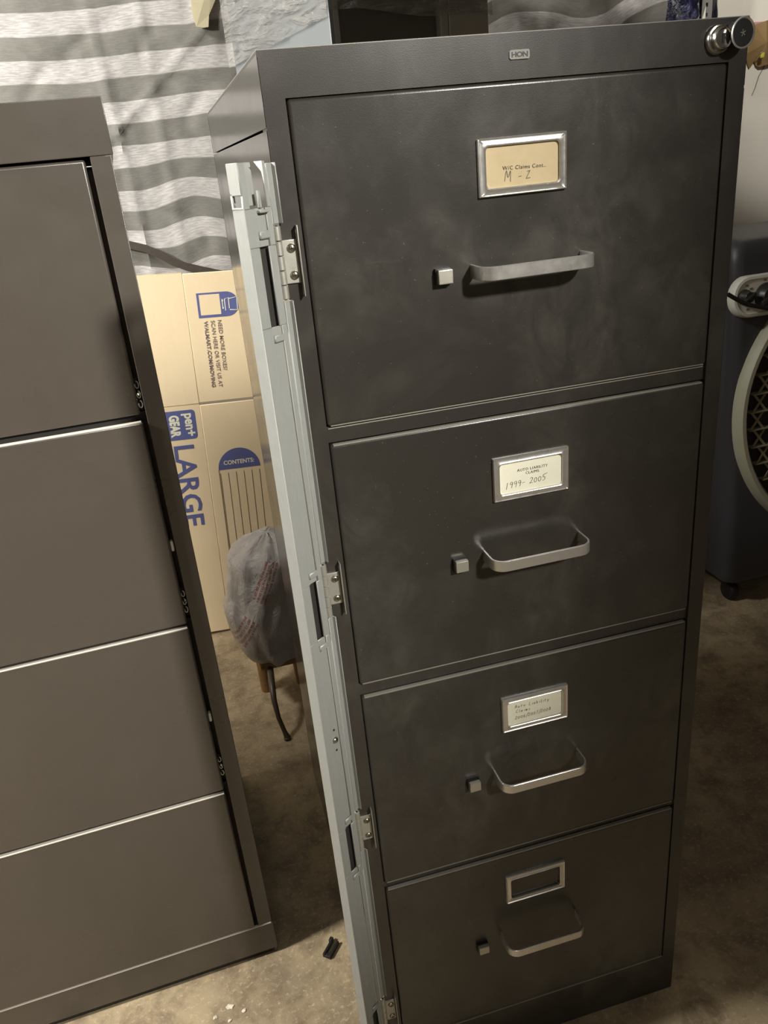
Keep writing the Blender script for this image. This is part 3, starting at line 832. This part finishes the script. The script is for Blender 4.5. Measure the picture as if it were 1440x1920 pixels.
def circ(r, y): return [CX @ Vector((rc[0]+r*math.cos(2*PI*k/NR), y, rc[1]+r*math.sin(2*PI*k/NR))) for k in range(NR)]
b.loops([circ(RR, .002), circ(RR-.002, -.018), circ(RR-.010, -.028), circ(RR-.020, -.028), circ(RR-.028, -.018), circ(RR-.034, .002)], M['cooler_ring'], None, True)
b.obj('grille_ring', co)
b = MB()
b.loops([circ(RR-.032, -.0015)], M['dark']); k = len(b.v)-NR; b.f.append(list(range(k, k+NR))); b.mi.append(0); b.sm.append(False)
z = -.30
zl = []
while z < .31:
    hw = math.sqrt(max(0, (RR-.036)**2-z*z))
    if hw > .05:
        X = CX @ T((rc[0], -.013, rc[1]+z)) @ R(math.radians(8), 'X')
        b.box(-hw, hw, -.009, .010, -.0014, .0014, M['cooler_louver'], X=X); zl.append((z, hw))
    z += .046
for (z, hw), (z2, hw2) in zip(zl, zl[1:]):      # X-shaped vanes between the louvres
    x = -min(hw, hw2)+.006
    while x < min(hw, hw2)-.04:
        for s in (1, -1):
            p0 = CX @ Vector((rc[0]+x+(0 if s > 0 else .036), -.016, rc[1]+z)); p1 = CX @ Vector((rc[0]+x+(.036 if s > 0 else 0), -.016, rc[1]+z2))
            b.sweep([p0, p1], [(-.0011, -.003), (.0011, -.003), (.0011, .003), (-.0011, .003)], M['cooler_louver'], smooth=False)
        x += .062
b.obj('grille', co)
b = MB()
pw, ph = .72, .100; pcx, pcz = .022+pw/2, .768
def pl(w, h, r, y): return [CX @ Vector((p[0], y, p[2]+.012*(p[0]-pcx)*0)) for p in rrect(w, h, r, 8, pcx, pcz)]
b.loops([pl(pw, ph, .048, .004), pl(pw, ph, .048, -.014), pl(pw-.006, ph-.006, .045, -.020), pl(pw-.018, ph-.018, .040, -.021), pl(pw-.024, ph-.024, .038, -.018)], M['panel_white'], None, True, True, True)
for u, w in ((.060, .7955), (.0725, .787), (.064, .739), (.111, .803)):
    b.box(u-.004, u+.004, -.0188, -.0175, w-.0022, w+.0022, M['print_grey'], X=CX)
cpn = b.obj('control_panel', co)
for u, w, r in ((.054, .769, .0185), (.115, .764, .033)):
    k = MB(); X = CX @ T((u, -.018, w)) @ R(PI/2, 'X')
    k.lathe([(r, 0), (r*.96, .006), (r*.8, .010), (r*.72, .020), (r*.66, .022)], M['knob'], 28, X)
    k.box(-r*.95, r*.95, -r*.22, r*.22, .010, .026, M['knob'], .003, X=X @ R(math.radians(30), 'Z'))
    k.obj('knob', cpn)
for cx, cy in ((.09, .06), (.70, .06), (.09, .36), (.70, .36)):
    b = MB(); b.lathe([(.025, -.012), (.028, -.008), (.028, .008), (.025, .012)], M['black_plastic'], 20, T((cx, cy, .028)) @ R(PI/2, 'Y'))
    b.box(cx-.008, cx+.008, cy-.01, cy+.01, .03, .085, M['black_plastic']); b.obj('caster', co)
b = MB()
b.tube([CX @ Vector(p) for p in ((-.012, -.045, .785), (.004, -.048, .774), (.020, -.050, .764), (.040, -.052, .754), (.070, -.055, .745), (.10, -.058, .735), (.15, -.055, .733), (.22, -.04, .745), (.30, -.028, .765))], .0052, M['black_plastic'], 10)
b.obj('power_cord', co)

# ------------------------------------------------------------------ small things on the floor
b = MB()
X = T((-.049, .237, 0)) @ R(math.radians(50), 'Z')
for y in (-.0055, .0055): b.box(-.016, .016, y-.0022, y+.0022, 0, .008, M['black_plastic'], .001, X=X)
b.box(-.016, -.009, -.0055, .0055, 0, .006, M['black_plastic'], .001, X=X)
b.box(.010, .018, .004, .010, .002, .010, M['black_plastic'], .001, X=X)
o = b.obj('plastic_clip'); tag(o, 'small black plastic clip lying on the concrete beside the locking bar', 'clip')
chips = [(-.2268, .191, .007, 'curled white paint flake on the concrete, largest of the specks'), (-.205, .1767, .0045, 'thin white paint flake right of the largest flake on the concrete'),
         (-.2518, .180, .0045, 'long white paint flake left of the largest flake on the concrete'), (-.2288, .1671, .004, 'white paint flake nearest the bottom edge of the photo')]
for x, y, r, lab in chips:
    b = MB(); n = 9
    a0 = random.random()*6
    top = [(x+r*math.cos(2*PI*k/n*.78+a0)*(1-.25*(k % 2)), y+r*.8*math.sin(2*PI*k/n*.78+a0)*(1-.2*(k % 3)), .0016+.0008*math.sin(k)) for k in range(n)]
    bot = [(px, py, .0) for px, py, pz in top]
    b.loops([bot, top], M['chip'], cap0=True, cap1=True)
    o = b.obj('paint_flake'); tag(o, lab, 'flake', 'paint flakes on the concrete')

# ------------------------------------------------------------------ light
def area(name, loc, target, w, h, power, col):
    l = bpy.data.lights.new(name, 'AREA'); l.shape = 'RECTANGLE'; l.size = w; l.size_y = h; l.energy = power; l.color = col
    o = bpy.data.objects.new(name, l); COL.objects.link(o); o.location = loc
    o.rotation_euler = (Vector(target)-Vector(loc)).to_track_quat('-Z', 'Y').to_euler()
    return o
area('lamp_left', (-1.6, .06, 1.9), (.1, .25, .5), .22, .22, 75, (1, .965, .9))
area('lamp_ceiling', (-1.2, .6, 2.44), (.2, 1.3, .9), .3, .3, 47, (1, .965, .91))
area('fill_front', (-.5, -2.2, 2.3), (-.5, -3.0, .3), .4, .4, 15, (1, .965, .9))  # unseen fill added to brighten front wall and floor for bounce and reflections
def spot(name, loc, target, size, blend, power, col, r=.12):
    l = bpy.data.lights.new(name, 'SPOT'); l.energy = power; l.color = col; l.spot_size = math.radians(size); l.spot_blend = blend; l.shadow_soft_size = r
    o = bpy.data.objects.new(name, l); COL.objects.link(o); o.location = loc
    o.rotation_euler = (Vector(target)-Vector(loc)).to_track_quat('-Z', 'Y').to_euler()
spot('spot_front', (1.1, -2.35, 2.42), (-.58, .2, .98), 37, 1, 760, (1, .965, .9))  # narrow cone shaped so the light falls off to the right
spot('fill_spot_wall', (1.3, .4, 2.3), (1.8, 1.62, 1.75), 50, .35, 55, (1, .965, .92), .08)  # added fill; its soft cone edge stands in for the wall's shadow line
wd = bpy.data.worlds.new('World'); S.world = wd; wd.use_nodes = True
wd.node_tree.nodes['Background'].inputs[0].default_value = (1, .95, .88, 1)
wd.node_tree.nodes['Background'].inputs[1].default_value = .05

# ------------------------------------------------------------------ camera
cd = bpy.data.cameras.new('camera'); cam = bpy.data.objects.new('camera', cd); COL.objects.link(cam)
yaw, pit, rol = .2193, -.4159, -.0992
f = Vector((math.sin(yaw)*math.cos(pit), math.cos(yaw)*math.cos(pit), math.sin(pit)))
r = Vector((math.cos(yaw), -math.sin(yaw), 0)); u = r.cross(f)
r2 = r*math.cos(rol)+u*math.sin(rol); u2 = -r*math.sin(rol)+u*math.cos(rol)
mw = Matrix((r2, u2, -f)).transposed().to_4x4(); mw.translation = Vector((-.0959, -.7318, 1.2329))
cam.matrix_world = mw
cd.sensor_fit = 'HORIZONTAL'; cd.sensor_width = 36; cd.lens = 36*1495.94/1440; cd.clip_start = .02
S.camera = cam
S.view_settings.view_transform = 'Standard'
S.view_settings.look = 'None'
S.view_settings.exposure = 0
S.view_settings.gamma = 1
